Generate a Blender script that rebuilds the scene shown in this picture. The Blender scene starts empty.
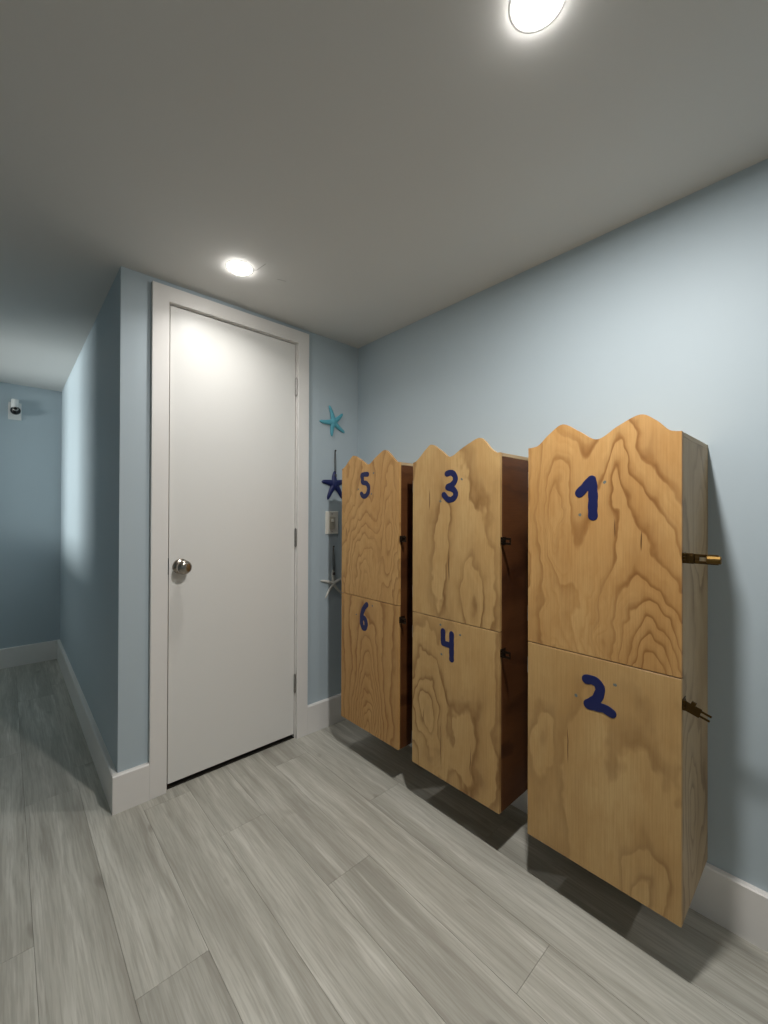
import bpy, bmesh, math, random
from mathutils import Vector, Matrix
PI = math.pi
C = bpy.context.scene.collection
random.seed(7)

# ------------------------------------------------------------------ helpers
def srgb(r, g, b):
    f = lambda c: (c/255/12.92) if c/255 <= .04045 else ((c/255+.055)/1.055)**2.4
    return (f(r), f(g), f(b), 1)

def obj(name, bm, mats, parent=None, smooth=False, bevel=0, seg=2):
    me = bpy.data.meshes.new(name)
    bmesh.ops.recalc_face_normals(bm, faces=bm.faces)
    bm.to_mesh(me); bm.free()
    for m in (mats if isinstance(mats, (list, tuple)) else [mats]): me.materials.append(m)
    if smooth: me.shade_smooth()
    o = bpy.data.objects.new(name, me); C.objects.link(o)
    if parent: o.parent = parent
    if bevel:
        b = o.modifiers.new('Bevel', 'BEVEL'); b.width = bevel; b.segments = seg
        b.limit_method = 'ANGLE'; b.angle_limit = math.radians(40)
    return o

def tag(o, label, cat, group=None):
    o['label'] = label; o['category'] = cat
    if group: o['group'] = group
    return o

def empty(name, loc, label, cat, group=None):
    o = bpy.data.objects.new(name, None); C.objects.link(o); o.location = loc
    o.empty_display_size = .05
    return tag(o, label, cat, group)

def struct(o):
    o['kind'] = 'structure'; return o

def box(bm, x0, x1, y0, y1, z0, z1, M=None, mi=0):
    v = [bm.verts.new(Vector(p) if M is None else M @ Vector(p)) for p in
         ((x0,y0,z0),(x1,y0,z0),(x1,y1,z0),(x0,y1,z0),(x0,y0,z1),(x1,y0,z1),(x1,y1,z1),(x0,y1,z1))]
    for f in ((0,3,2,1),(4,5,6,7),(0,1,5,4),(1,2,6,5),(2,3,7,6),(3,0,4,7)):
        bm.faces.new([v[i] for i in f]).material_index = mi
    return bm

def B(*a, **k): return box(bmesh.new(), *a, **k)

def prism(bm, pts, axis, a, b, mi=0):
    """polygon pts (2-D) extruded along an axis from a to b"""
    def P(p, t):
        return {'x': (t, p[0], p[1]), 'y': (p[0], t, p[1]), 'z': (p[0], p[1], t)}[axis]
    va = [bm.verts.new(P(p, a)) for p in pts]; vb = [bm.verts.new(P(p, b)) for p in pts]
    n = len(pts)
    bm.faces.new(va).material_index = mi; bm.faces.new(vb[::-1]).material_index = mi
    for i in range(n):
        bm.faces.new((va[i], vb[i], vb[(i+1) % n], va[(i+1) % n])).material_index = mi
    return bm

def lathe(bm, prof, M=None, n=32, mi=0):
    """prof: list of (radius, height) about local z"""
    M = M or Matrix()
    rings = []
    for r, h in prof:
        if r < 1e-6: rings.append([bm.verts.new(M @ Vector((0,0,h)))])
        else: rings.append([bm.verts.new(M @ Vector((r*math.cos(2*PI*i/n), r*math.sin(2*PI*i/n), h))) for i in range(n)])
    for a, b in zip(rings, rings[1:]):
        for i in range(n):
            j = (i+1) % n
            if len(a) == 1 and len(b) == 1: continue
            if len(a) == 1: f = (a[0], b[i], b[j])
            elif len(b) == 1: f = (a[i], b[0], a[j])
            else: f = (a[i], b[i], b[j], a[j])
            bm.faces.new(f).material_index = mi
    return bm

def tube(bm, pts, rad, n=10, flat=1.0, axis=Vector((0,1,0)), mi=0):
    """tapered tube along pts; radius scaled by flat along axis"""
    pts = [Vector(p) for p in pts]; rings = []
    for i, p in enumerate(pts):
        t = (pts[min(i+1, len(pts)-1)] - pts[max(i-1, 0)]).normalized()
        u = axis - axis.dot(t)*t
        if u.length < 1e-4: u = t.orthogonal()
        u.normalize(); w = t.cross(u)
        r = rad[i]
        rings.append([bm.verts.new(p + u*math.cos(2*PI*k/n)*r*flat + w*math.sin(2*PI*k/n)*r) for k in range(n)])
    for a, b in zip(rings, rings[1:]):
        for k in range(n):
            bm.faces.new((a[k], a[(k+1) % n], b[(k+1) % n], b[k])).material_index = mi
    bm.faces.new(rings[0][::-1]).material_index = mi; bm.faces.new(rings[-1]).material_index = mi
    return bm

def spline(pts, n=8):
    """Catmull-Rom through 2-D points"""
    out = []
    P = [pts[0]] + list(pts) + [pts[-1]]
    for i in range(1, len(P)-2):
        a, b, c, d = P[i-1], P[i], P[i+1], P[i+2]
        for k in range(n):
            t = k/n
            out.append(tuple(.5*(2*b[j]+(c[j]-a[j])*t+(2*a[j]-5*b[j]+4*c[j]-d[j])*t*t+(3*b[j]-a[j]-3*c[j]+d[j])*t**3) for j in (0, 1)))
    out.append(tuple(pts[-1])); return out

def lamp(name, kind, loc, power, col, **kw):
    d = bpy.data.lights.new(name, kind); d.energy = power; d.color = col
    for k, v in kw.items(): setattr(d, k, v)
    o = bpy.data.objects.new(name, d); C.objects.link(o); o.location = loc; return o

# ------------------------------------------------------------------ materials
class NT:
    def __init__(s, name):
        s.m = bpy.data.materials.new(name); s.m.use_nodes = True
        s.t = s.m.node_tree; s.p = s.t.nodes['Principled BSDF']
    def n(s, kind, ins=None, **kw):
        x = s.t.nodes.new(kind)
        for k, v in kw.items(): setattr(x, k, v)
        for k, v in (ins or {}).items(): s.set(x.inputs[k], v)
        return x
    def set(s, sock, v):
        if isinstance(v, bpy.types.NodeSocket): s.t.links.new(v, sock)
        else: sock.default_value = v
    def math(s, op, a, b=None, c=None):
        x = s.n('ShaderNodeMath', operation=op)
        for i, v in enumerate((a, b, c)):
            if v is not None: s.set(x.inputs[i], v)
        return x.outputs[0]
    def noise(s, vec, scale, detail=2, rough=.5, dist=0):
        return s.n('ShaderNodeTexNoise', {'Vector': vec, 'Scale': scale, 'Detail': detail, 'Roughness': rough, 'Distortion': dist})
    def mapping(s, vec, scale=(1,1,1), loc=(0,0,0)):
        return s.n('ShaderNodeMapping', {'Vector': vec, 'Scale': scale, 'Location': loc}).outputs[0]
    def ramp(s, fac, stops, interp='LINEAR'):
        x = s.n('ShaderNodeValToRGB', {'Fac': fac}); r = x.color_ramp; r.interpolation = interp
        while len(r.elements) < len(stops): r.elements.new(.5)
        for e, (p, c) in zip(r.elements, stops):
            e.position = p; e.color = c if len(c) == 4 else (*c, 1)
        return x.outputs['Color']
    def mix(s, fac, a, b, mode='MIX'):
        x = s.n('ShaderNodeMix', data_type='RGBA', blend_type=mode)
        s.set(x.inputs[0], fac); s.set(x.inputs[6], a); s.set(x.inputs[7], b); return x.outputs[2]
    def obj(s): return s.n('ShaderNodeTexCoord').outputs['Object']
    def out(s, col=None, rough=None, metal=None, bump=None, strength=.1, dist=.001, spec=None):
        if col is not None: s.set(s.p.inputs['Base Color'], col)
        if rough is not None: s.set(s.p.inputs['Roughness'], rough)
        if metal is not None: s.set(s.p.inputs['Metallic'], metal)
        if spec is not None: s.set(s.p.inputs['Specular IOR Level'], spec)
        if bump is not None:
            b = s.n('ShaderNodeBump', {'Height': bump, 'Strength': strength, 'Distance': dist})
            s.t.links.new(b.outputs[0], s.p.inputs['Normal'])
        return s.m

def paint(name, col, rough=.5, bump_scale=180, strength=.06, var=.03, spec=.5):
    t = NT(name); v = t.obj()
    n = t.noise(v, bump_scale, 2).outputs['Fac']
    b = t.noise(v, 2.5, 3).outputs['Fac']
    dark = tuple(c*(1-var) for c in col[:3]) + (1,)
    return t.out(t.mix(b, dark, col), rough, bump=n, strength=strength, spec=spec)

def metal(name, col, rough=.25, met=1.0):
    t = NT(name); v = t.obj()
    n = t.noise(v, 90, 3).outputs['Fac']
    r = t.math('MULTIPLY_ADD', n, .15, rough-.07)
    d = tuple(c*.75 for c in col[:3]) + (1,)
    return t.out(t.mix(n, d, col), r, met)

def plywood(name, light, mid, dark, seed=0, K=9, fs=(2.6, .9), warp=.25, contrast=.8, bumps=(), slits=(), horiz=False,
            blotch=.35, nscale=1.0, wob=(.07, .16), fine=.5):
    """rotary-cut plywood: contour bands of a smooth height field across the sheet"""
    t = NT(name)
    sep = t.n('ShaderNodeSeparateXYZ', {'Vector': t.obj()}).outputs
    if horiz == 'side': yy, zz, xx = sep[0], sep[2], sep[1]
    elif horiz: yy, zz, xx = sep[2], sep[0], sep[1]
    else: yy, zz, xx = sep[1], sep[2], sep[0]
    comb = t.n('ShaderNodeCombineXYZ', {'X': t.math('MULTIPLY', xx, .15), 'Y': yy, 'Z': zz}).outputs[0]
    base = t.mapping(comb, (1, fs[0], fs[1]), (seed*3.17, seed*1.91, seed*2.43))
    wn = t.noise(t.mapping(comb, (1, 9, 5), (seed, seed*2, 0)), 1, 3, .55).outputs['Color']
    w = t.n('ShaderNodeVectorMath', {0: wn, 1: (warp, warp, warp)}, operation='MULTIPLY').outputs[0]
    vec = t.n('ShaderNodeVectorMath', {0: base, 1: w}, operation='ADD').outputs[0]
    h = t.noise(vec, nscale, 1.2, .45).outputs['Fac']
    # the figure wanders: the same warp bends every cathedral and loop
    n1 = t.n('ShaderNodeSeparateXYZ', {'Vector': t.noise(t.mapping(comb, (1, 5.5, 3.2), (seed*7, 1, seed)), 1, 3.5, .6).outputs['Color']}).outputs
    wy = t.math('ADD', yy, t.math('MULTIPLY_ADD', n1[0], 2*wob[0], -wob[0]))
    wz = t.math('ADD', zz, t.math('MULTIPLY_ADD', n1[1], 2*wob[1], -wob[1]))
    for (y0, z0, a, b, amp) in bumps:
        dy = t.math('DIVIDE', t.math('SUBTRACT', wy, y0), a)
        dz = t.math('DIVIDE', t.math('SUBTRACT', wz, z0), b)
        q = t.math('ADD', t.math('MULTIPLY', dy, dy), t.math('MULTIPLY', dz, dz))
        h = t.math('ADD', h, t.math('DIVIDE', amp, t.math('ADD', 1.0, q)))
    hk = t.math('MULTIPLY', h, K)
    ring = t.ramp(t.math('FRACT', hk), [(0, (.03,.03,.03)), (.3, (.0,.0,.0)), (.66, (.28,.28,.28)), (.87, (1,1,1)), (.92, (.85,.85,.85)), (.98, (.03,.03,.03))])
    ring2 = t.ramp(t.math('FRACT', t.math('MULTIPLY', hk, 2.63)), [(0, (0,0,0)), (.5, (.2,.2,.2)), (.8, (1,1,1)), (1, (0,0,0))])
    fib = t.noise(t.mapping(comb, (1, 260, 7), (seed, 0, 0)), 1, 3, .6).outputs['Fac']
    bl = t.noise(t.mapping(comb, (1, 5, 2.2), (seed*5, seed, 1)), 1, 3, .6).outputs['Fac']
    amt = t.noise(t.mapping(comb, (1, 5, 2.2), (seed*2, 3, seed)), 1, 2, .5).outputs['Fac']
    f1 = t.math('MULTIPLY', t.math('MULTIPLY', ring, t.ramp(amt, [(.33, (.2,.2,.2)), (.6, (1,1,1))])), contrast)
    f2 = t.math('MULTIPLY', t.math('MULTIPLY', ring2, t.ramp(amt, [(.38, (1,1,1)), (.58, (.1,.1,.1))])), contrast*fine)
    blf = t.ramp(bl, [(.3, (0,0,0)), (.72, (1,1,1))])
    c = t.mix(t.math('MULTIPLY', blf, blotch), light, mid)
    c = t.mix(f2, c, mid)
    c = t.mix(f1, c, dark)
    mot = t.noise(t.mapping(comb, (1, 34, 15), (seed, seed*3, 2)), 1, 4, .65).outputs['Fac']
    c = t.mix(t.math('MULTIPLY', t.ramp(mot, [(.45, (0,0,0)), (.7, (1,1,1))]), .35), c, mid)
    c = t.mix(t.math('MULTIPLY', t.ramp(fib, [(.38, (1,1,1)), (.6, (0,0,0))]), .16), c, dark)
    for (y0, z0, a, b) in slits:
        wb = t.math('MULTIPLY_ADD', t.noise(t.mapping(comb, (1, 2, 14)), 1, 1).outputs['Fac'], .012, -.006)
        dy = t.math('DIVIDE', t.math('ADD', t.math('SUBTRACT', yy, y0), wb), a)
        dz = t.math('DIVIDE', t.math('SUBTRACT', zz, z0), b)
        q = t.math('ADD', t.math('MULTIPLY', dy, dy), t.math('MULTIPLY', dz, dz))
        m = t.ramp(q, [(.3, (.85,.85,.85)), (1, (0,0,0))])
        c = t.mix(m, c, srgb(78, 44, 18))
    return t.out(c, .48, bump=fib, strength=.08, spec=.35)

def light_mat(name, col, strength):
    t = NT(name)
    t.set(t.p.inputs['Base Color'], (1,1,1,1)); t.set(t.p.inputs['Emission Color'], col)
    t.set(t.p.inputs['Emission Strength'], strength); return t.m

LAMP = 32.0
M_wall = paint('blue_grey_wall_paint', srgb(177, 190, 197), .55, 160, .05, .03, .28)
M_ceil = paint('white_ceiling_paint', srgb(210, 209, 206), .75, 120, .10, .03, .25)
M_white = paint('white_trim_paint', srgb(226, 223, 219), .38, 70, .02, .02, .45)
M_door = paint('white_door_paint', srgb(222, 221, 217), .4, 60, .02, .02, .45)
M_trimlamp = paint('lamp_trim_white', srgb(235, 235, 232), .45, 60, .0, .0)
M_diff = light_mat('lamp_diffuser_glow', (1, .97, .93, 1), LAMP)
M_nickel = metal('brushed_nickel', srgb(176, 168, 158), .2)
M_hinge = metal('satin_steel', srgb(170, 168, 164), .35)
M_brass = metal('aged_brass', srgb(120, 94, 52), .5)
M_bronze = metal('brown_bronze', srgb(92, 70, 40), .42)
M_brassL = metal('bright_brass', srgb(190, 160, 96), .35)
M_darkbr = metal('dark_bronze', srgb(62, 50, 40), .42)
M_black = paint('black_plastic', srgb(14, 14, 16), .2, 50, 0, .1)
M_gap = paint('dark_metal_plate', srgb(40, 36, 32), .5, 50, 0, .1)
M_plate = paint('switch_plate_plastic', srgb(228, 225, 214), .35, 50, 0, .02)
M_rock = paint('switch_rocker_plastic', srgb(198, 191, 174), .35, 50, 0, .02)
M_camw = paint('camera_white_plastic', srgb(222, 222, 220), .4, 50, 0, .02)
M_cord = paint('grey_cord', srgb(92, 88, 84), .8, 300, .3, .2)
M_aqua = paint('aqua_starfish_paint', srgb(92, 172, 190), .6, 240, .6, .25)
M_navy = paint('navy_starfish_paint', srgb(20, 32, 88), .5, 240, .5, .25)
M_bone = paint('white_starfish_paint', srgb(214, 212, 204), .6, 240, .6, .12)
M_num = paint('navy_brush_paint', srgb(10, 24, 88), .5, 60, .1, .55)
M_numedge = paint('navy_brush_paint_edge', srgb(12, 16, 62), .5, 60, .1, .3)
M_smudge = paint('blue_grey_smudge', srgb(112, 118, 112), .7, 200, 0, .3)
M_pencil = paint('pencil_mark', srgb(120, 118, 112), .8, 60, 0, .1)

def floor_material():
    t = NT('grey_wood_plank'); co = t.obj()
    rnd = t.n('ShaderNodeAttribute', attribute_name='plank').outputs['Fac']
    off = t.n('ShaderNodeCombineXYZ', {'X': t.math('MULTIPLY', rnd, 37.0), 'Y': t.math('MULTIPLY', rnd, 91.0), 'Z': rnd}).outputs[0]
    p = t.n('ShaderNodeVectorMath', {0: co, 1: off}, operation='ADD').outputs[0]
    wn = t.noise(t.mapping(p, (5, 2.2, 1)), 1, 2).outputs['Color']
    w = t.n('ShaderNodeVectorMath', {0: wn, 1: (.06, .25, 0)}, operation='MULTIPLY').outputs[0]
    q = t.n('ShaderNodeVectorMath', {0: p, 1: w}, operation='ADD').outputs[0]
    g1 = t.noise(t.mapping(q, (26, 1.6, 1)), 1, 4, .6).outputs['Fac']
    g2 = t.noise(t.mapping(q, (11, .8, 1)), 1, 3, .55).outputs['Fac']
    g3 = t.noise(t.mapping(p, (190, 7, 1)), 1, 3, .6).outputs['Fac']
    c = t.ramp(g2, [(.3, srgb(160, 158, 148)), (.5, srgb(178, 176, 166)), (.7, srgb(196, 194, 184))])
    c = t.mix(t.math('MULTIPLY', t.ramp(g1, [(.32, (1,1,1)), (.47, (0,0,0))]), .55), c, srgb(142, 137, 127))
    c = t.mix(t.math('MULTIPLY', t.ramp(g1, [(.54, (0,0,0)), (.66, (1,1,1))]), .6), c, srgb(212, 210, 201))
    c = t.mix(t.math('MULTIPLY', t.ramp(g3, [(.40, (1,1,1)), (.56, (0,0,0))]), .34), c, srgb(138, 134, 124))
    kn = t.noise(t.mapping(p, (13, 6, 1)), 1, 1).outputs['Fac']
    c = t.mix(t.math('MULTIPLY', t.ramp(kn, [(.70, (0,0,0)), (.78, (1,1,1))]), .6), c, srgb(126, 121, 111))
    tint = t.math('MULTIPLY_ADD', rnd, .07, .94)
    tv = t.n('ShaderNodeCombineXYZ', {'X': tint, 'Y': tint, 'Z': tint}).outputs[0]
    c = t.mix(1.0, c, tv, 'MULTIPLY')
    return t.out(c, t.math('MULTIPLY_ADD', g1, .15, .36), bump=g3, strength=.06, spec=.4)
M_floor = floor_material()
M_seam = paint('plank_seam', srgb(112, 109, 100), .8, 50, 0, .1)

# ------------------------------------------------------------------ setting
H = 2.1364                     # ceiling height
W = 1.1953                     # hall corner: distance from the right wall
D = 2.311                      # depth of the hall
XL, YF, HX = -3.6, -4.4, -2.2 # left wall, wall behind the camera, hall left wall
T = .12
# floor of planks laid along the hall
bm = bmesh.new(); lay = bm.faces.layers.float.new('plank')
box(bm, XL, 0, YF, D, -.03, -.0025, mi=1)
P0, PW, PL, GAP = -.43, .172, 1.22, .0004
joint = {0: -1.375, 1: -.823, 2: -.40, 3: -.07, 4: -.77, 5: -.95, 6: -.445, -1: -.62, -2: -1.05, -3: -.3}
for k in range(-3, 14):
    xb, xa = P0-PW*k, P0-PW*(k+1)
    xa, xb = max(xa, XL), min(xb, 0)
    if xb-xa < .01: continue
    j = joint.get(k, random.uniform(-1, 0)); y = j - PL*4
    while y < D:
        y0, y1 = max(y, YF), min(y+PL, D)
        if y1-y0 > .02:
            n0 = len(bm.faces)
            box(bm, xa+GAP, xb-GAP, y0+GAP, y1-GAP, -.0024, 0)
            bm.faces.ensure_lookup_table(); r = random.random()
            for f in bm.faces[n0:]: f[lay] = r
        y += PL
fl = struct(obj('floor', bm, [M_floor, M_seam]))
bm = B(XL-T, T, YF-T, D+T, H, H+.1)
ceil = struct(obj('ceiling', bm, M_ceil))
struct(obj('wall_right', B(0, T, YF-T, T+.5, -.03, H), M_wall))
# wall with the door opening
DL, DR, DT = -1.0148, -.4153, 2.0432
JL, JR, JT = DL-.0035, DR+.0035, DT+.0035
bm = bmesh.new()
box(bm, -W, JL-.018, 0, T, 0, H); box(bm, JR+.018, 0, 0, T, 0, H); box(bm, JL-.018, JR+.018, 0, T, JT+.018, H)
struct(obj('wall_back', bm, M_wall))
struct(obj('wall_hall_right', B(-W, -W+T, T, D, 0, H), M_wall))
struct(obj('wall_hall_end', B(HX-T, -W+T, D, D+T, -.03, H), M_wall))
bm = bmesh.new()               # hall wall with a high window on to the lit side room
WY0, WY1, WZ0, WZ1 = 1.25, 2.05, 1.15, 2.0
box(bm, HX-T, HX, 0, WY0, -.03, H); box(bm, HX-T, HX, WY1, D, -.03, H)
box(bm, HX-T, HX, WY0, WY1, -.03, WZ0); box(bm, HX-T, HX, WY0, WY1, WZ1, H)
struct(obj('wall_hall_left', bm, M_wall))
bm = bmesh.new()
for a_ in ((WY0, WY0+.03, WZ0, WZ1), (WY1-.03, WY1, WZ0, WZ1), (WY0+.03, WY1-.03, WZ0, WZ0+.03), (WY0+.03, WY1-.03, WZ1-.03, WZ1)):
    box(bm, HX-T+.02, HX+.012, *a_)
struct(obj('window_1', bm, M_white))
struct(obj('wall_back_left', B(XL-T, HX-T, 0, T, -.03, H), M_wall))
struct(obj('wall_left', B(XL-T, XL, YF, 0, -.03, H), M_wall))
struct(obj('wall_front', B(XL-T, 0, YF-T, YF, -.03, H), M_wall))
# closet behind the door, closed and dark
struct(obj('wall_closet', B(-W+T, 0, T+.45, T+.5, 0, H), M_wall))

HB, BT = .147, .0194
def base_profile(bm, axis, a, b, sgn_pos, out):
    """baseboard with a small eased top edge; out = wall plane, sgn_pos = direction into the room"""
    s = sgn_pos
    pts = [(out, 0), (out+s*BT, 0), (out+s*BT, HB-.004), (out+s*(BT-.004), HB), (out, HB)]
    if axis == 'y': prism(bm, pts, 'y', a, b)                # runs along y, pts are (x, z)
    else: prism(bm, pts, 'x', a, b)                          # runs along x, pts are (y, z)
    return bm
struct(obj('baseboard_right', base_profile(bmesh.new(), 'y', YF, -BT, -1, 0), M_white))
CL, CRo, CW, CTk = -1.0876, -.3446, .0635, .0192
bm = bmesh.new()
base_profile(bm, 'x', -W-BT, CL, -1, 0)
base_profile(bm, 'x', CRo, 0, -1, 0)
struct(obj('baseboard_back', bm, M_white))
struct(obj('baseboard_hall_right', base_profile(bmesh.new(), 'y', 0, D-BT, -1, -W), M_white))
struct(obj('baseboard_hall_end', base_profile(bmesh.new(), 'x', HX, -W, -1, D), M_white))
struct(obj('baseboard_hall_left', base_profile(bmesh.new(), 'y', T, D-BT, 1, HX), M_white))
struct(obj('baseboard_left', base_profile(bmesh.new(), 'y', YF, 0, 1, XL), M_white))

# door casing and jamb
bm = bmesh.new()
zt = 2.1125
prism(bm, [(CL, 0), (CL+CW, 0), (CL+CW, zt-CW), (CRo-CW, zt-CW), (CRo-CW, 0), (CRo, 0), (CRo, zt), (CL, zt)], 'y', -CTk, 0)
cas = struct(obj('trim_1', bm, M_white, bevel=.0015))
bm = bmesh.new()
box(bm, JL-.018, JL, 0, T, 0, JT+.018); box(bm, JR, JR+.018, 0, T, 0, JT+.018); box(bm, JL, JR, 0, T, JT, JT+.018)
obj('jamb', bm, M_white, cas)
obj('strike_plate', B(JL-.0005, JL+.0012, -.0012, .028, .906, .974), M_gap, cas)

struct(obj('gap_shade_strip', B(JL, JR, .004, T+.02, -.001, .004), M_gap))     # dark strip added under the leaf; its colour blackens the shaded gap
# door leaf, flush with the wall face, gap over the floor
door = struct(obj('door_1', B(DL, DR, .001, .036, .0232, DT), M_door, bevel=.001))
Mk = Matrix.Translation((-.969, 0, .937)) @ Matrix.Rotation(PI/2, 4, 'X')
knob = obj('door_knob', lathe(bmesh.new(), [(0, .004), (.011, .004), (.0115, .014), (.012, .026), (.018, .031), (.027, .038), (.0302, .047), (.029, .056), (.0235, .0632), (.014, .0665), (0, .0675)], Mk, 40), M_nickel, door, True)
obj('rosette', lathe(bmesh.new(), [(.0325, -.001), (.0325, .003), (.029, .007), (.014, .009), (0, .009)], Mk, 40), M_nickel, knob, True)
for z in (1.822, 1.04, .285):
    bm = bmesh.new()
    xk = DR+.002
    for i in range(5):
        z0 = z-.045+i*.018
        lathe(bm, [(0, z0+.0004), (.0055, z0+.0004), (.0055, z0+.0176), (0, z0+.0176)], Matrix.Translation((xk, -.0045, 0)), 14)
    lathe(bm, [(0, z-.049), (.003, z-.049), (.003, z+.049), (0, z+.049)], Matrix.Translation((xk, -.0045, 0)), 10)
    box(bm, xk-.0008, xk+.0008, -.001, .028, z-.045, z+.045)
    obj('hinge', bm, M_hinge, door)

# tiny pencil marks on the ceiling beside the far lamp
bm = bmesh.new()
for a, b in (((-.800, -.318), (-.790, -.336)), ((-.790, -.336), (-.783, -.400)), ((-.70, -.335), (-.665, -.345))):
    d = (Vector(b)-Vector(a)).normalized(); nrm = Vector((-d.y, d.x))*.0008
    p = [Vector(a)+nrm, Vector(b)+nrm, Vector(b)-nrm, Vector(a)-nrm]
    prism(bm, [tuple(v) for v in p], 'z', H-.0002, H+.0005)
obj('pencil_mark', bm, M_pencil, ceil)

# ------------------------------------------------------------------ ceiling lights
def downlight(x, y, label, beam, spread):
    t = empty('recessed_light', (x, y, H), label, 'ceiling light', 'round recessed ceiling lights')
    bm = lathe(bmesh.new(), [(.0410, .012), (.0410, -.0004), (.0480, -.0008), (.0520, -.0006), (.0535, .0004)], None, 48)
    obj('trim_ring', bm, M_trimlamp, t, True)
    bm = lathe(bmesh.new(), [(.0412, .0010), (.0400, -.005), (.034, -.0100), (.021, -.0135), (0, -.0150)], None, 48)
    obj('diffuser', bm, M_diff, t, True)
    l = lamp('lamp_beam', 'AREA', (0, 0, -.0162), beam, (1, .98, .95), shape='DISK', size=.08, spread=math.radians(spread)); l.parent = t
    return t
downlight(-.788, -1.520, 'glowing round recessed ceiling light over the lockers, cut by the top of the picture', 11.2, 180)
downlight(-.846, -.305, 'glowing round recessed ceiling light just in front of the white door', 1.4, 145)
downlight(-.80, -3.35, 'unseen fill light added behind the viewer, built as a recessed ceiling light', 4.2, 165)  # added fill lamp, out of view; lifts the nearest locker's dim side

# ------------------------------------------------------------------ lockers
DEPTH, TH = .3014, .012
tan, tan2, brn = srgb(199, 159, 103), srgb(173, 126, 70), srgb(124, 78, 34)
pal, pal2, pbr = srgb(199, 165, 112), srgb(176, 136, 82), srgb(118, 80, 40)
sdl = (srgb(190, 166, 130), srgb(164, 136, 98), srgb(112, 84, 54))
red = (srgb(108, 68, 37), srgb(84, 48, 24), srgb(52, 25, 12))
M_side = plywood('plywood_side', *sdl, 11, 7, (2.6, 1.6), .4, .7, blotch=.9, horiz='side', bumps=[(-.2, .2, .06, .2, .5), (-.1, 1.0, .06, .2, .4)])
M_top = plywood('plywood_top', *sdl, 12, 6, (2.0, .9), .3, .6, horiz=True)
M_red = plywood('plywood_side_reddish_shaded', *red, 14, 8, (2.4, .9), .3, .8, blotch=.9, horiz=True)  # reddish veneer, darkened so its colour also holds the shade between lockers
# door figures (local frame: y across the door, + to its hinge side; z up from the locker's bottom)
doors = {
 '1': plywood('plywood_door_bold_swirl', tan, tan2, brn, 1, 7, (2.4, .9), .28, .85,
      bumps=[(-.15, .52, .12, .27, 1.5), (.12, 1.02, .045, .2, .45), (-.07, 1.16, .05, .22, .35)], wob=(.09, .13),
      slits=[(-.115, .94, .0022, .03), (-.05, .97, .0016, .03)], blotch=.8),
 '2': plywood('plywood_door_pale', pal, pal2, pbr, 2, 4, (2.0, .6), .5, .55,
      bumps=[(-.11, .02, .05, .15, .6), (.15, .36, .03, .09, .35), (.03, .18, .04, .5, .22)], slits=[(.075, .33, .0016, .06)], blotch=.8, fine=.2),
 '3': plywood('plywood_door_streaked', pal, pal2, pbr, 3, 4, (2.6, .7), .55, .85,
      bumps=[(-.1, .72, .06, .2, .7), (.05, .9, .05, .3, .3)], slits=[(.11, 1.06, .0024, .045), (.015, .81, .0028, .07)], blotch=.7, fine=.3),
 '4': plywood('plywood_door_long_streaks', pal, pal2, pbr, 4, 6, (3.2, .5), .4, .85,
      bumps=[(.14, .22, .09, .2, .8)], slits=[(.05, .14, .0017, .13), (.14, .2, .0017, .04), (-.085, .12, .0015, .07)], blotch=.7, fine=.3),
 '5': plywood('plywood_door_fine_contours', tan, tan2, brn, 5, 13, (2.4, .8), .35, .6,
      bumps=[(.02, .72, .10, .25, .6), (-.14, .9, .05, .3, .3)], slits=[(.165, .9, .003, .03)], blotch=.5),
 '6': plywood('plywood_door_cathedral', tan, tan2, brn, 6, 9, (2.2, .45), .2, .8,
      bumps=[(.0, -.05, .08, .4, 1.2)], blotch=.6),
}
num_pts = {
'1': [[(-1.3991, 1.2274), (-1.4157, 1.2456), (-1.4322, 1.264), (-1.4347, 1.2462), (-1.4365, 1.2138), (-1.4354, 1.1844), (-1.436, 1.1624)]],
'2': [[(-1.4195, 0.6968), (-1.4351, 0.6994), (-1.4505, 0.6935), (-1.456, 0.6772), (-1.4497, 0.6549), (-1.4375, 0.6392), (-1.4245, 0.6275), (-1.4436, 0.6282), (-1.4656, 0.63), (-1.4856, 0.6236)]],
'3': [[(-0.912, 1.3168), (-0.9327, 1.3195), (-0.948, 1.3076), (-0.9505, 1.2906), (-0.9379, 1.2758), (-0.9157, 1.266), (-0.9414, 1.2567), (-0.9524, 1.2435), (-0.9483, 1.2282), (-0.9314, 1.2191), (-0.9141, 1.2223), (-0.8974, 1.2378)]],
'5': [[(-0.4487, 1.3462), (-0.4112, 1.3457), (-0.4132, 1.3274), (-0.4152, 1.311), (-0.4415, 1.3048), (-0.4564, 1.2886), (-0.4538, 1.2637), (-0.4372, 1.2481), (-0.4185, 1.2468), (-0.406, 1.2581)]],
'6': [[(-0.447, 0.7492), (-0.4285, 0.7311), (-0.4154, 0.7066), (-0.4108, 0.6817), (-0.4119, 0.6547), (-0.4225, 0.6388), (-0.4347, 0.6401), (-0.443, 0.6549), (-0.441, 0.6724), (-0.4288, 0.685)]],
'4': [[(-0.8952, 0.7231), (-0.8953, 0.7025), (-0.8963, 0.678), (-0.9147, 0.6775), (-0.9353, 0.6769)], [(-0.936, 0.7203), (-0.9362, 0.6744), (-0.9364, 0.6272)]],
}
num_w = {'1': .0265, '2': .0265, '3': .0228, '4': .0222, '5': .0228, '6': .0245}
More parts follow.
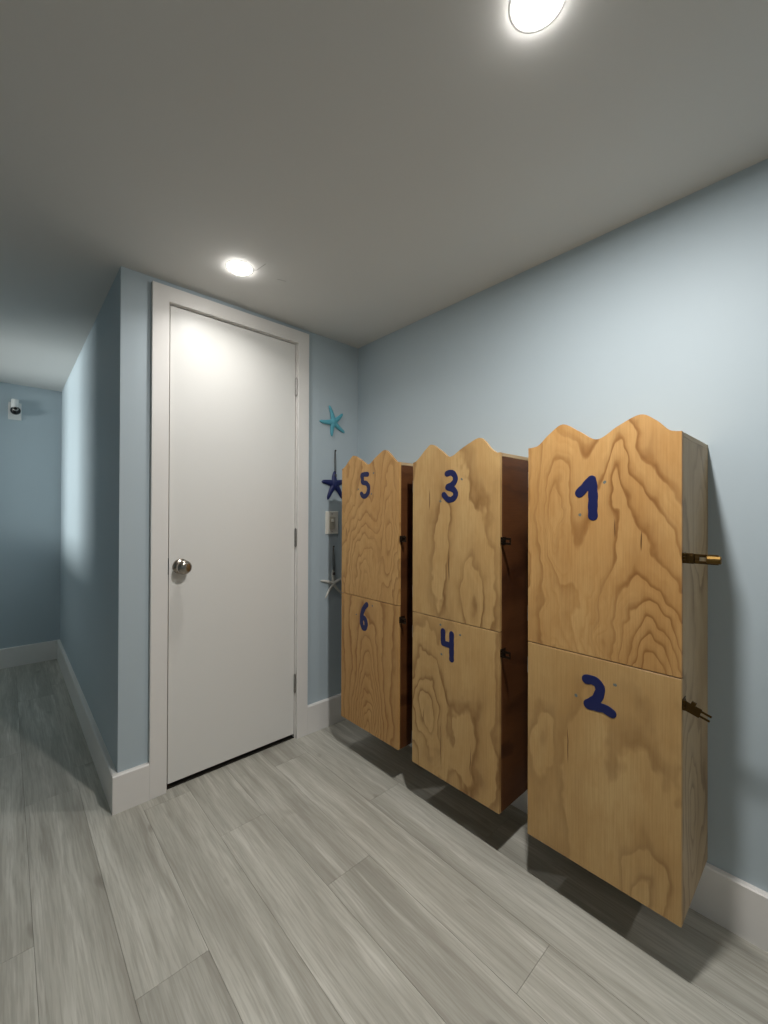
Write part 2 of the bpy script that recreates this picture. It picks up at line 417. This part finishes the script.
smear = {
'1': [(-1.4667, 1.2557), (-1.3998, 1.1652)], '2': [(-1.4933, 0.7032), (-1.3905, 0.6415)],
'3': [(-0.9795, 1.2923), (-0.8806, 1.2147)], '4': [(-0.8827, 0.7447), (-0.9752, 0.7254), (-0.8885, 0.6341)],
'5': [(-0.4914, 1.3492), (-0.3827, 1.2803), (-0.4767, 1.2558)], '6': [(-0.4862, 0.7503), (-0.3721, 0.6909)],
}
def stroke(bm, pts, w, x0, x1, smooth=True):
    """a brush stroke: round blobs along the line, fused afterwards by the remesh"""
    pts = spline(pts, 6) if smooth else pts
    dense = []
    for a, b in zip(pts, pts[1:]):
        n = max(1, int(math.dist(a, b)/.004))
        dense += [(a[0]+(b[0]-a[0])*i/n, a[1]+(b[1]-a[1])*i/n) for i in range(n)]
    dense.append(pts[-1])
    for i, p in enumerate(dense):
        r = w/2*(1+.04*math.sin(i*.9))
        prism(bm, [(p[0]+r*math.cos(2*PI*k/18), p[1]+r*math.sin(2*PI*k/18)) for k in range(18)], 'x', x0, x1)
    return bm

def make_number(ch, yc, zb, parent):
    bm = bmesh.new(); F = -DEPTH
    for st in num_pts[ch]:
        stroke(bm, [(y-yc, z-zb) for y, z in st], num_w[ch], F+.0025, F-.0012, ch not in '14')
    o = obj('painted_number', bm, M_num, parent)
    m = o.modifiers.new('Remesh', 'REMESH'); m.mode = 'VOXEL'; m.voxel_size = .0009; m.use_smooth_shade = True
    sm = o.modifiers.new('Smooth', 'SMOOTH'); sm.factor = .5; sm.iterations = 2
    for (y, z) in smear[ch]:
        bm = bmesh.new()
        pts = [(y-yc+random.uniform(.0035, .0065)*math.cos(2*PI*k/9), z-zb+random.uniform(.003, .0055)*math.sin(2*PI*k/9)) for k in range(9)]
        prism(bm, pts, 'x', F+.0004, F-.0004)
        obj('paint_smudge', bm, M_smudge, parent)

def hinge_bm(z, hw):
    bm = bmesh.new()
    M = Matrix.Translation((-DEPTH+.013, hw+.0035, 0))
    for i in range(3):
        z0 = z-.024+i*.016
        lathe(bm, [(0, z0+.0005), (.0036, z0+.0005), (.0036, z0+.0155), (0, z0+.0155)], M, 12)
    lathe(bm, [(0, z-.028), (.0018, z-.0275), (.0018, z+.0275), (0, z+.028)], M, 10)
    box(bm, -DEPTH+.0005, -DEPTH+.011, hw-.0005, hw+.0016, z-.024, z+.024)
    return bm

def latch(z, hw, root, ln, droop=0, dark=False):
    """hasp on the locker's right-hand side at the front edge, its strap swung out from the side"""
    s = -hw; X = -DEPTH+.006
    a, b = (M_darkbr, M_darkbr) if dark else (M_bronze, M_brass)
    bm = bmesh.new()
    box(bm, X, X+.030, s-.0018, s+.0002, z-.013, z+.013)                     # leaf screwed to the side
    M = Matrix.Translation((X, s-.0045, 0))
    for i in range(3):
        z0 = z-.0125+i*.0083
        lathe(bm, [(0, z0+.0003), (.0045, z0+.0003), (.0045, z0+.0080), (0, z0+.0080)], M, 12)
    for dz in (-.007, .007):
        Ms = Matrix.Translation((X+.021, s-.0016, z+dz)) @ Matrix.Rotation(PI/2, 4, 'X')
        lathe(bm, [(.0030, 0), (.0026, .0012), (0, .0016)], Ms, 10)
    o = obj('latch', bm, a, root, bevel=.0006)
    R = Matrix.Translation((X, s-.0045, z)) @ Matrix.Rotation(math.radians(droop), 4, 'X')
    bm = bmesh.new()
    t = .0016
    if droop:
        box(bm, -t, t, -ln*.62, 0, -.0115, .0115, R)
        box(bm, -t, t, -ln, -ln*.60, .0035, .0085, R); box(bm, -t, t, -ln, -ln*.60, -.0085, -.0035, R)
        box(bm, -.006, .001, -.020, -.010, .010, .020, R)
    else:
        box(bm, -t, t, -ln*.28, 0, -.0128, .0128, R)
        box(bm, -t, t, -ln, -ln*.28, .0045, .0118, R); box(bm, -t, t, -ln, -ln*.28, -.0118, -.0045, R)
        box(bm, -t, t, -ln*.45, -ln*.27, -.0046, .0046, R); box(bm, -t, t, -ln, -ln*.88, -.0046, .0046, R)
        box(bm, -.0055, -t, -ln*.30, -ln*.16, -.009, .009, R)
    k = obj('hasp_strap', bm, a, o, bevel=.0006)
    if not dark and not droop:
        lathe_M = R @ Matrix.Translation((-.001, -ln*.66, 0)) @ Matrix.Rotation(PI/2, 4, 'X')
        kb = obj('swivel_knob', lathe(bmesh.new(), [(0, 0), (.0085, 0), (.0098, .002), (.0098, ln*.40), (.0085, ln*.42), (0, ln*.42)], lathe_M, 20), b, o, bevel=.0006)
        kb['label'] = 'lighter brass swivel knob'
    return o

def locker(nums, y0, y1, zb, zs, ztop, prof, labeltxt, l_up, l_lo, open_lo, hinges, dark):
    yc, hw = (y0+y1)/2, (y0-y1)/2
    root = empty('locker', (0, yc, zb), labeltxt, 'locker', 'plywood wall lockers')
    zt, zz = ztop-zb, zs-zb
    xf = -DEPTH+TH+.0015
    G = .0017
    for s in (1, -1):
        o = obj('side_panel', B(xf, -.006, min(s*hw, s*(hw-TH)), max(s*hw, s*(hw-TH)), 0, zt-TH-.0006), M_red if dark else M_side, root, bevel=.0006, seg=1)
    obj('top_panel', B(xf, -.006, -hw, hw, zt-TH, zt), M_top, root, bevel=.0006, seg=1)
    obj('bottom_panel', B(xf, -.006, -hw+TH, hw-TH, 0, TH), M_top, root)
    obj('shelf', B(xf+.004, -.006, -hw+TH, hw-TH, zz-TH-.010, zz-.010), M_top, root)
    obj('back_panel', B(-.006, 0, -hw, hw, 0, zt), M_side, root)
    # lower door, plain; upper door with a two-humped wavy top
    lo = obj('door', prism(bmesh.new(), [(-hw, 0), (hw, 0), (hw, zz-G), (-hw, zz-G)], 'x', -DEPTH, -DEPTH+TH), doors[nums[1]], root, bevel=.0008, seg=1)
    top = [(hw-a, zt+b) for a, b in prof]
    crv = spline(top, 10)
    crv[0] = (hw, crv[0][1]); crv[-1] = (-hw, crv[-1][1])
    up = obj('door', prism(bmesh.new(), [(-hw, zz+G), (hw, zz+G)] + crv, 'x', -DEPTH, -DEPTH+TH), doors[nums[0]], root)
    up['label'] = 'upper door with a wavy two-humped top'; lo['label'] = 'square lower door'
    make_number(nums[0], yc, zb, up); make_number(nums[1], yc, zb, lo)
    for d, zs_ in ((up, hinges[:2]), (lo, hinges[2:])):
        for z in zs_: obj('hinge', hinge_bm(z-zb, hw), M_hinge, d)
    latch(l_up-zb, hw, root, .033 if dark else .066, 0, dark); latch(l_lo-zb, hw, root, .033 if dark else .054, 18 if open_lo else 0, dark)
    return root
hz = (1.276, .852, .689, .261)
locker('12', -1.24, -1.6442, .157, .7642, 1.3718,
       [(0, .003), (.018, .004), (.036, .010), (.07, .040), (.11, .062), (.155, .036), (.207, .005), (.26, .034), (.313, .056), (.347, .038), (.375, .009), (.39, .002), (.4042, 0)],
       'plywood wall locker painted with blue numbers 1 and 2, rightmost and closest of the three', 1.06, .700, True, hz, False)
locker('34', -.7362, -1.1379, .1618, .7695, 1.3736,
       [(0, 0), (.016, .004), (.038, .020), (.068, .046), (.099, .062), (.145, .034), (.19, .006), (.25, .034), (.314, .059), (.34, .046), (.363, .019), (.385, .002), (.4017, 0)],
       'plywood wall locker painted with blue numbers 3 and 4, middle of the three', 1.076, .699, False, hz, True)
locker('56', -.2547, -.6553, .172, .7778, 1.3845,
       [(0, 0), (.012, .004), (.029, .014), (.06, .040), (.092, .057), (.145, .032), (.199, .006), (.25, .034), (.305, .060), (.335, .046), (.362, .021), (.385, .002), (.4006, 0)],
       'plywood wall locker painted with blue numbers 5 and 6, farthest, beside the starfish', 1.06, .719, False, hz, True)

# ------------------------------------------------------------------ starfish on the back wall
def starfish(cx, cz, tips, r0, r1, mat, label, cord=None, hub=1.0):
    t = empty('starfish', (cx, 0, cz), label, 'starfish', 'wooden starfish on the back wall')
    bm = bmesh.new()
    for (tx, tz) in tips:
        v = Vector((tx-cx, 0, tz-cz)); L = v.length
        u = v.normalized(); side = Vector((u.z, 0, -u.x))
        pts, rad = [], []
        for i in range(9):
            f = i/8
            bend = side*math.sin(f*PI)*.004*(1 if (tx*37+tz*53) % 1 > .5 else -1)
            pts.append(Vector((0, -.0085, 0)) + u*L*f + bend + Vector((0, .004*f, 0)))
            rad.append(r0*(1-f)**.8*1 + r1*(1-(1-f)**.8) if f < 1 else r1*.55)
        tube(bm, pts, rad, 12, .62)
    lathe(bm, [(0, -r0*.5), (r0*.8*hub, -r0*.3), (r0*1.1*hub, .0), (r0*.8*hub, r0*.5), (0, r0*.62)],
          Matrix.Translation((0, -.010, 0)) @ Matrix.Rotation(PI/2, 4, 'X'), 16)
    o = obj('starfish_body', bm, mat, t, True)
    m = o.modifiers.new('Remesh', 'REMESH'); m.mode = 'VOXEL'; m.voxel_size = .0022; m.use_smooth_shade = True
    s = o.modifiers.new('Smooth', 'SMOOTH'); s.factor = .5; s.iterations = 3
    if cord:
        ztip, znail = cord
        bm = bmesh.new()
        tx = tips[0][0]-cx
        for s in (-1, 1):
            tube(bm, [(tx+s*.0035, -.009, ztip-cz-.012), (tx+s*.0042, -.006, (ztip+znail)/2-cz), (tx+s*.0012, -.005, znail-cz)], [.0019]*3, 8)
        # wraps of cord round the top arm
        for k in range(4):
            lathe(bm, [(.0060, 0), (.0086, .0012), (.0086, .0024), (.0060, .0036)], Matrix.Translation((tx*.9, -.009, ztip-cz-.034+k*.0037)), 14)
        obj('hanging_cord', bm, M_cord, t, True)
        bm = lathe(bmesh.new(), [(0, .001), (.0018, .001), (.0018, .008), (.0052, .009), (.0048, .0115), (0, .0125)],
                   Matrix.Translation((tx, 0, znail-cz)) @ Matrix.Rotation(PI/2, 4, 'X'), 14)
        obj('nail', bm, M_gap, t, True)
    return t
starfish(-.179, 1.676, [(-.206, 1.764), (-.270, 1.669), (-.187, 1.594), (-.099, 1.628), (-.113, 1.733)], .0165, .0065, M_aqua,
         'light aqua starfish, topmost of the column on the blue wall')
starfish(-.169, 1.329, [(-.165, 1.405), (-.253, 1.340), (-.213, 1.243), (-.112, 1.250), (-.085, 1.348)], .020, .0075, M_navy,
         'dark navy starfish hanging by a cord above the light switch', (1.405, 1.517))
starfish(-.174, .776, [(-.174, .858), (-.260, .800), (-.225, .699), (-.112, .712), (-.094, .802)], .0095, .0055, M_bone,
         'thin white starfish hanging by a cord below the light switch', (.858, .983))

# ------------------------------------------------------------------ light switch
sw = empty('light_switch', (-.184, 0, 1.115), 'cream wall dimmer switch with small toggle between the navy and white starfish', 'switch')
bm = bmesh.new()
o = obj('switch_plate', B(-.0425, .0425, -.0055, 0, -.063, .063), M_plate, sw, bevel=.0025)
o = obj('rocker', B(-.0175, .0175, -.0085, -.005, -.0345, .0345), M_rock, sw, bevel=.0012)
bm = B(-.007, .009, -.0150, -.008, .004, .019)
obj('toggle', bm, M_plate, sw, bevel=.002)
for z in (-.049, .049):
    obj('screw', lathe(bmesh.new(), [(.0032, 0), (.003, .0012), (0, .0016)], Matrix.Translation((0, -.0055, z)) @ Matrix.Rotation(PI/2, 4, 'X'), 12), M_hinge, sw)

# ------------------------------------------------------------------ security camera at the hall's end
sc = empty('security_camera', (-1.476, D, 1.937), 'small white security camera with black lens on the hall end wall', 'camera')
obj('mounting_plate', B(-.038, .038, -.008, 0, -.072, .060), M_camw, sc, bevel=.004)
bm = lathe(bmesh.new(), [(0, .078), (.022, .078), (.023, .072), (.023, .012), (.020, .008), (0, .008)], Matrix.Translation((0, -.034, 0)), 28)
box(bm, -.012, .012, -.03, -.006, .03, .06)
obj('housing', bm, M_camw, sc, True)
bm = bmesh.new()
bmesh.ops.create_uvsphere(bm, u_segments=28, v_segments=16, radius=.031, matrix=Matrix.Translation((.003, -.038, -.006)))
dome = obj('lens_ball', bm, M_black, sc, True)
Ml = Matrix.Translation((.003, -.038, -.006)) @ Matrix.Rotation(math.radians(70), 4, 'X')
obj('lens_ring', lathe(bmesh.new(), [(.016, .022), (.018, .0265), (.012, .031), (.010, .0295)], Ml, 24), M_hinge, dome, True)

# ------------------------------------------------------------------ light further down the hall
o = lamp('side_room_light', 'AREA', (-3.6, 1.78, 1.6), 42, (.95, 1, .98), shape='RECTANGLE', size=.4, size_y=1.1)
o.rotation_euler = (0, -PI/2, 0)

w = bpy.data.worlds.new('World'); bpy.context.scene.world = w; w.use_nodes = True
w.node_tree.nodes['Background'].inputs[0].default_value = (.5, .55, .6, 1)
w.node_tree.nodes['Background'].inputs[1].default_value = .0

# ------------------------------------------------------------------ camera
cd = bpy.data.cameras.new('Camera'); cam = bpy.data.objects.new('Camera', cd); C.objects.link(cam)
cd.sensor_fit = 'HORIZONTAL'; cd.sensor_width = 36; cd.lens = 414.883/768*36; cd.clip_start = .02
yaw, pitch, roll = -.7401, .0043, -.004
fwd = Vector((math.sin(-yaw)*math.cos(pitch), math.cos(-yaw)*math.cos(pitch), math.sin(pitch)))
rgt = Vector((math.cos(-yaw), -math.sin(-yaw), 0)); up = rgt.cross(fwd)
cr, sr = math.cos(roll), math.sin(roll)
r2, u2 = rgt*cr - up*sr, rgt*sr + up*cr
Mx = Matrix((r2, u2, -fwd)).transposed().to_4x4(); Mx.translation = Vector((-1.5262, -1.9029, 1.1655))
cam.matrix_world = Mx
S = bpy.context.scene; S.camera = cam
vs = S.view_settings
vs.view_transform = 'Standard'; vs.look = 'None'; vs.gamma = 1; vs.exposure = .88; vs.use_curve_mapping = False
S.cycles.use_denoising = True
S.cycles.max_bounces = 12; S.cycles.diffuse_bounces = 8
S.cycles.sample_clamp_indirect = 6
